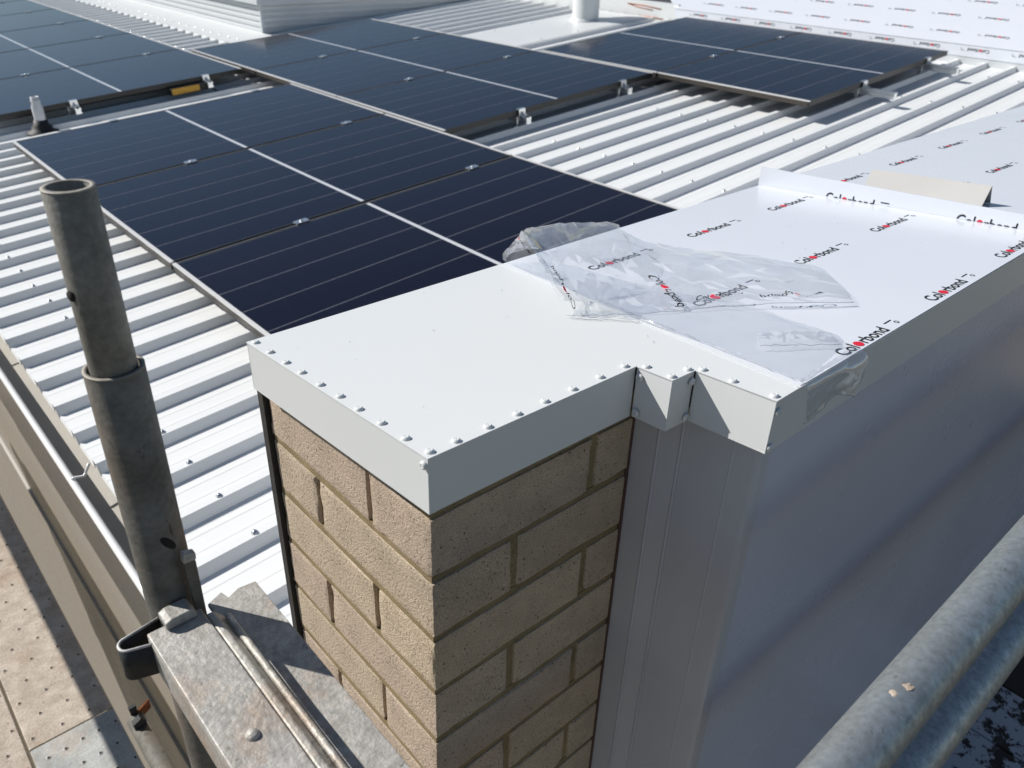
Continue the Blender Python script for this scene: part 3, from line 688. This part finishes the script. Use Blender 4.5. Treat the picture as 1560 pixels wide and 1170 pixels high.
# U shaped pressing on the pole
up = MB(); path = []
for k in range(13):
    t = -1.35 + 2.7*k/12; path.append((-.055 - .0075*math.cos(t), -.031 + .0085*math.sin(t)))
path = [(-.018, -.052)] + path + [(-.020, -.017)]
v = []; f = []; n = len(path)
for (x, y) in path:
    for z in (-.0450, -.0072): v.append((x, y, zc+z))
for i in range(n-1): f.append((2*i, 2*i+1, 2*i+3, 2*i+2))
o = MB().add(v, f, 0, True).obj('pressing_loop', M['strap'], e); md = o.modifiers.new('s', 'SOLIDIFY'); md.thickness = .003; md.offset = 0
MB().tube([(x, y, zc-.0071) for x, y in path], .0016, 6).obj('loop_edge', M['strapedge'], e)

e = empty('scaffold_transom', 'dirty galvanised steel transom running from the pole past the pillar', 'transom', loc=(-.19, .0, 0))
yE = -1.3
pl = MB().prism([(-.0560, -.006), (-.0035, -.006), (-.0035, .0000), (-.0560, .0000)], 'y', .118, yE); pl.obj('top_plate', M['transom'], e, bevel=.0015)
MB().prism([(-.0560, -.0475), (-.0520, -.0475), (-.0520, -.0064), (-.0560, -.0064)], 'y', .118, yE).obj('side_web', M['transom'], e, bevel=.001)
MB().prism([(-.0030, -.0300), (.0120, -.0300), (.0128, -.0120), (.0040, -.0010), (-.0030, -.0010)], 'y', .108, yE).obj('weld_bevel', M['weld'], e, bevel=.002)
MB().tube([(.0148, y_, -.0085 + .0006*math.sin(i_*2.1)) for i_, y_ in enumerate([.100 - k*.05 for k in range(28)])], .0034, 10).obj('edge_rod', M['weld'], e)
MB().add([(x, y, z) for z in (-.036, -.031) for x, y in ((.012, .150), (.030, .158), (.033, .146), (.046, .152), (.065, .150), (.065, yE), (.012, yE))],
         [(6,5,4,3,2,1,0), (7,8,9,10,11,12,13)] + [(i, (i+1) % 7, 7+(i+1) % 7, 7+i) for i in range(7)]).obj('lower_plate', M['transom'], e, bevel=.001)
MB().prism([(.0610, -.085), (.0650, -.085), (.0650, -.0365), (.0610, -.0365)], 'y', .150, yE).obj('side_web', M['transom'], e)
MB().prism([(-.0400, .001), (-.0100, .001), (-.0110, .009), (-.0150, .0125), (-.0340, .0120), (-.0400, .0090)], 'y', .108, .128).obj('end_tab', M['transom'], e, bevel=.0012)
MB().lathe([(0, .0042), (.0040, .0036), (.0058, .0014), (.0062, 0)], 16).obj('bolt_head', M['weld'], e, Matrix.Translation((-.0290, -.046, .0002)))
w = empty('locking_wedge', 'upright steel locking wedge between the pole and the transom', 'wedge', loc=(-.1925, .1245, -.02))
MB().prism([(-.0045, 0), (.0045, 0), (.0052, .074), (.0040, .0800), (-.0050, .0800), (-.0056, .074)], 'y', -.0035, .0035).obj('wedge_bar', M['pole'], w, bevel=.001)
MB().prism([(-.0066, .0770), (.0060, .0765), (.0064, .0850), (-.0050, .0890)], 'y', -.0042, .0042).obj('wedge_head', M['transom'], w, bevel=.0015)

def scaffold_tube(p0, p1, r, label, marks=0):
    e_ = empty('scaffold_tube', label, 'scaffold tube', loc=p0); d = Vector(p1)-Vector(p0)
    pts = [d*(i/24) for i in range(25)]
    MB().tube(pts, r, 36).obj('tube', M['galv'], e_)
    rr = random.Random(marks)
    for i in range(marks):   # blobs of dried mortar
        t = (.34 - p0[0] + .0)/d.x if False else rr.uniform(.494, .502)
        k_ = rr.uniform(.35, .8); an = rr.uniform(1.35, 1.75); c = d*t + Vector((0, math.cos(an)*r*.985, math.sin(an)*r*.985))
        bm = bmesh.new(); bmesh.ops.create_icosphere(bm, subdivisions=2, radius=1)
        for v_ in bm.verts: v_.co = c + Vector((v_.co.x*.0065*k_, v_.co.y*.0055*k_, v_.co.z*.0009))*(1+.6*noise.noise(v_.co*2.3+Vector((i*9, 0, 0))))
        me = bpy.data.meshes.new('mortar_blob'); bm.to_mesh(me); bm.free(); link('mortar_blob', me, M['plank'], e_)
scaffold_tube((-1.2, -.390, .004), (1.6, -.386, .046), .02415, 'bright galvanised scaffold tube along the glossy clad wall', 4)
scaffold_tube((-1.2, -.379, -.280), (1.9, -.378, -.266), .0300, 'shaded scaffold tube just below the bright one')

# ------------------------------------------------------------------ decks
ZD = -1.40
def steel_plank(x0, x1, y0, y1, label, mt, pattern, seed):
    e_ = empty('scaffold_plank', label, 'plank', loc=((x0+x1)/2, (y0+y1)/2, ZD-.05)); hw, hl = (x1-x0)/2, (y1-y0)/2
    MB().prism([(-hw, 0), (-hw+.012, 0), (-hw+.012, .046), (hw-.012, .046), (hw-.012, 0), (hw, 0), (hw, .047), (hw-.003, .05), (-hw+.003, .05), (-hw, .047)], 'y', -hl, hl).obj('deck', mt, e_)
    hb = MB(); lb = MB(); rr = random.Random(seed); y = -hl + .03; row = 0
    while y < hl-.02:
        for k in range(pattern):
            x = -hw + (k + .5 + (.25 if row % 2 else -.25))*(2*hw/pattern)
            c = (x + rr.uniform(-.002, .002), y + rr.uniform(-.002, .002)); r = .0034
            hb.add([(c[0]+r*math.cos(2*math.pi*q/10), c[1]+r*math.sin(2*math.pi*q/10), .0520) for q in range(10)], [tuple(range(10))])
            v = [(c[0]+rad*math.cos(2*math.pi*q/10), c[1]+rad*math.sin(2*math.pi*q/10), z) for rad, z in ((.0070, .0502), (.0036, .0519)) for q in range(10)]
            lb.add(v, [(q, (q+1) % 10, 10+(q+1) % 10, 10+q) for q in range(10)], 0, True)
        y += .075; row += 1
    tag(hb.obj('drain_hole', M['hole'], e_), kind='stuff'); tag(lb.obj('hole_lip', mt, e_), kind='stuff')
steel_plank(-.381, -.163, 1.362, 3.60, 'dusty pinkish perforated scaffold plank beside the beige wall', M['plank'], 3, 1)
steel_plank(-.381, -.163, -.90, 1.356, 'grey galvanised perforated scaffold plank butted to the dusty one', M['plankgrey'], 5, 2)
steel_plank(-.606, -.387, -.90, 3.60, 'brownish scaffold plank outside the dusty one', M['plank'], 4, 3)
steel_plank(-.831, -.612, -.90, 3.60, 'unseen grey scaffold plank outside the brownish one, added to shade the wall', M['plankgrey'], 4, 4)  # out of view, deck carried outward to shade the wall below it
steel_plank(-1.056, -.837, -.90, 3.60, 'unseen outermost dusty scaffold plank, added to shade the wall', M['plank'], 4, 5)  # also out of view, added for the same shade on the wall
e = empty('unseen_guard_board', 'unseen steel guard board added outside the planks to shade the wall', 'board', loc=(-.665, 2.3, -.36))
MB().box((-.016, -1.5, 0), (.016, 1.6, .32)).obj('board', M['plankgrey'], e, bevel=.003)  # out of view, height set to cast the shade band on the wall
scaffold_tube((-.745, .30, -.62), (-.745, 4.2, -.62), .0300, 'unseen scaffold guard tube added to shade the plank edge')  # added out of view to throw a shadow band along the plank edge
e = empty('scaffold_ledger', 'short scaffold ledger with rusty orange locking flag beside the planks', 'ledger', loc=(-.135, 1.20, -1.34))
MB().tube([(0, .02, 0), (0, -1.2, 0)], .02415, 24).obj('tube', M['pole'], e)
MB().prism([(-.006, -.01), (.006, -.01), (.010, .05), (-.010, .05)], 'y', .02, .03).obj('end_pin', M['strap'], e)
MB().box((.015, .012, -.006), (.060, .018, .026)).obj('locking_flag', M['rust'], e, Matrix.Rotation(.5, 4, 'Z'))
MB().prism([(-.016, -.02), (.016, -.02), (.016, .035), (.004, .05), (-.016, .04)], 'y', -.03, -.012).obj('end_bracket', M['strap'], e)
for i in range(5):
    x = .99 + i*.232
    e = empty('deck_board', 'dark timber deck board with flaked white paint below the scaffold tubes', 'board', 'flaked deck boards below the tubes', loc=(x, -.9, ZD-.04))
    bm = MB().box((0, -1.0, 0), (.226, .70, .038)).obj('plank', M['board'], e, bevel=.003)

# ------------------------------------------------------------------ far roof furniture
# white clad roof box
BX, BY, BZ = 3.352, 7.20, -.50
e = empty('roof_box', 'white clad box on the far side of the roof with ribbed boards', 'roof box', loc=(BX, BY, BZ))
HB = .300
MB().box((.004, .004, -.2), (2.75, 6.0, HB-.004)).obj('core', M['clad'], e)
nb = 6; hb_ = HB/nb
for i in range(nb):
    z = i*hb_
    MB().prism([(.0035, z), (-.010, z+.003), (-.010, z+hb_*.62), (-.003, z+hb_*.72), (-.003, z+hb_-.002), (.0035, z+hb_-.001)], 'y', .012, 6.0).obj('cladding_board', M['clad'], e)
    MB().prism([(.0035, z), (-.010, z+.003), (-.010, z+hb_*.62), (-.003, z+hb_*.72), (-.003, z+hb_-.002), (.0035, z+hb_-.001)], 'x', .012, 2.75).obj('cladding_board', M['clad'], e)
MB().box((-.014, -.014, 0), (.012, .012, HB)).obj('corner_trim', M['clad'], e)
MB().box((-.055, -.055, HB+.001), (2.75, 6.0, HB+.048)).obj('eave_trim', M['clad'], e, bevel=.004)
MB().box((-.030, .20, HB+.049), (2.74, 5.99, HB+.056)).obj('top_sheet', M['roof'], e)
rr = random.Random(4); sb = MB()
for i in range(60):
    x, y, s_ = rr.uniform(.02, .5), rr.uniform(.3, 1.2), rr.uniform(.012, .03); sb.box((x, y, HB+.056), (x+s_, y+s_*.8, HB+.056+s_*.6))
tag(sb.obj('gravel', M['wood'], e), kind='stuff')

# apron flashing with scribed teeth along the foot of the box
e = empty('apron_flashing', 'bright white apron flashing with toothed edge at the roof box foot', 'flashing', mat=ROOF)
y0, y1 = 7.00, 13.0
MB().strip([(2.945, PAN+RIB+.004), (3.30, PAN+RIB+.008), (3.347, PAN+RIB+.012)], 'y', [y0, y1]).obj('apron_sheet', M['cap'], e, solid=.0012)
tm = MB().add([(0, 0, 0), (0, .135, 0), (-.012, .118, -RIB+.003), (-.012, .017, -RIB+.003), (.03, .0, 0), (.03, .135, 0)], [(0,1,2,3), (4,5,1,0)]).mesh('tooth'); tm.materials.append(M['cap'])
k = math.ceil((y0 - RY0)/RP)
while RY0 + (k+1)*RP < y1:
    link('tooth', tm, None, e, Matrix.Translation((2.944, RY0 + k*RP + .0275, PAN+RIB+.003)))
    o = link('roof_screw', screw_me, None, e, Matrix.Translation((3.06, RY0 + k*RP, PAN+RIB+.0075))); k += 1

# vent pipe with cowl and its flashing tray
e = empty('flashing_tray', 'flat white metal tray around the vent pipe', 'flashing', mat=ROOF)
MB().box((4.10, 4.845, PAN+RIB+.002), (6.15, 5.575, PAN+RIB+.004)).obj('tray_sheet', M['cap'], e)
for y in (4.905, 5.52):
    for u in (4.35, 4.8, 5.25): link('roof_screw', screw_me, None, e, Matrix.Translation((u, y, PAN+RIB+.004)))
vp = ROOF @ Vector((5.69, 5.24, PAN+RIB+.004))
e = empty('vent_pipe', 'round white vent pipe with a flared cowl standing in a metal tray', 'vent pipe', loc=vp)
MB().lathe([(.150, -.03), (.148, .0), (.127, .012), (.125, .02), (.125, .30)], 40).obj('pipe', M['cap'], e)
MB().lathe([(.128, .205), (.131, .207), (.131, .218), (.128, .22)], 40).obj('seam_ring', M['clad'], e)
MB().lathe([(.126, .24), (.17, .27), (.19, .33), (.19, .36), (.02, .46), (0, .46)], 40).obj('cowl', M['cap'], e)

# printed sheet over the top end of the roof
e = empty('covered_sheet', 'wide sloping white metal sheet printed all over behind the far panels', 'metal sheet', loc=(6.15, 0, -.20))
lipb, lipt = .012, .088
pts = [(0, -2.0, lipb), (0, 4.56, lipb), (0, 4.56, lipt), (0, -2.0, lipt)]
MB().add(pts + [(x+.002, y, z) for x, y, z in pts], [(0,1,2,3),(7,6,5,4),(0,4,5,1),(1,5,6,2),(2,6,7,3),(3,7,4,0)]).obj('front_lip', M['film'], e)
def slope_pt(a, y, h=0.0): return (a, y, lipt + .385*a + h)
sl = MB().add([slope_pt(0, -2.0), slope_pt(0, 4.56), slope_pt(.72, 5.45), slope_pt(.72, -2.0), slope_pt(0, -2.0, -.003), slope_pt(0, 4.56, -.003), slope_pt(.72, 5.45, -.003), slope_pt(.72, -2.0, -.003)], [(0,3,2,1),(4,5,6,7),(0,1,5,4),(1,2,6,5),(2,3,7,6),(3,0,4,7)]).obj('sloping_sheet', M['film'], e)
for a, off in ((.16, .05), (.40, .17), (.63, .02)):
    y = .3 + off
    while y < 4.3 + a:
        def fn(p, q, a=a, y=y): return slope_pt(a - .165*q, y + .165*p, .002)
        stamp(fn, sl); y += .345
y = .4
while y < 4.2:
    def fn(p, q, y=y): return (-.0012, y + .15*p, .070 - .15*q)
    stamp(fn, e); y += .345
MB().box((.004, -2, -.30), (.06, 4.55, .085)).obj('backing_wall', M['clad'], e)
MB().box((.06, -2, -.30), (.72, 4.55, .08)).obj('core', M['clad'], e)
e = empty('end_wall', 'low white wall with orange marker scribbles beside the vent pipe', 'wall', loc=(6.20, 4.565, -.28))
MB().box((0, 0, 0), (.06, 2.6, .20)).obj('wall_sheet', M['cap'], e)
MB().tube([(-.002, .20, .145), (-.002, .42, .160), (-.002, .62, .162), (-.002, .50, .140), (-.002, .30, .128)], .004, 5).obj('scribble', M['marker'], e)
MB().tube([(-.002, .16, .06), (-.002, .30, .07), (-.002, .45, .062)], .004, 5).obj('scribble', M['marker'], e)
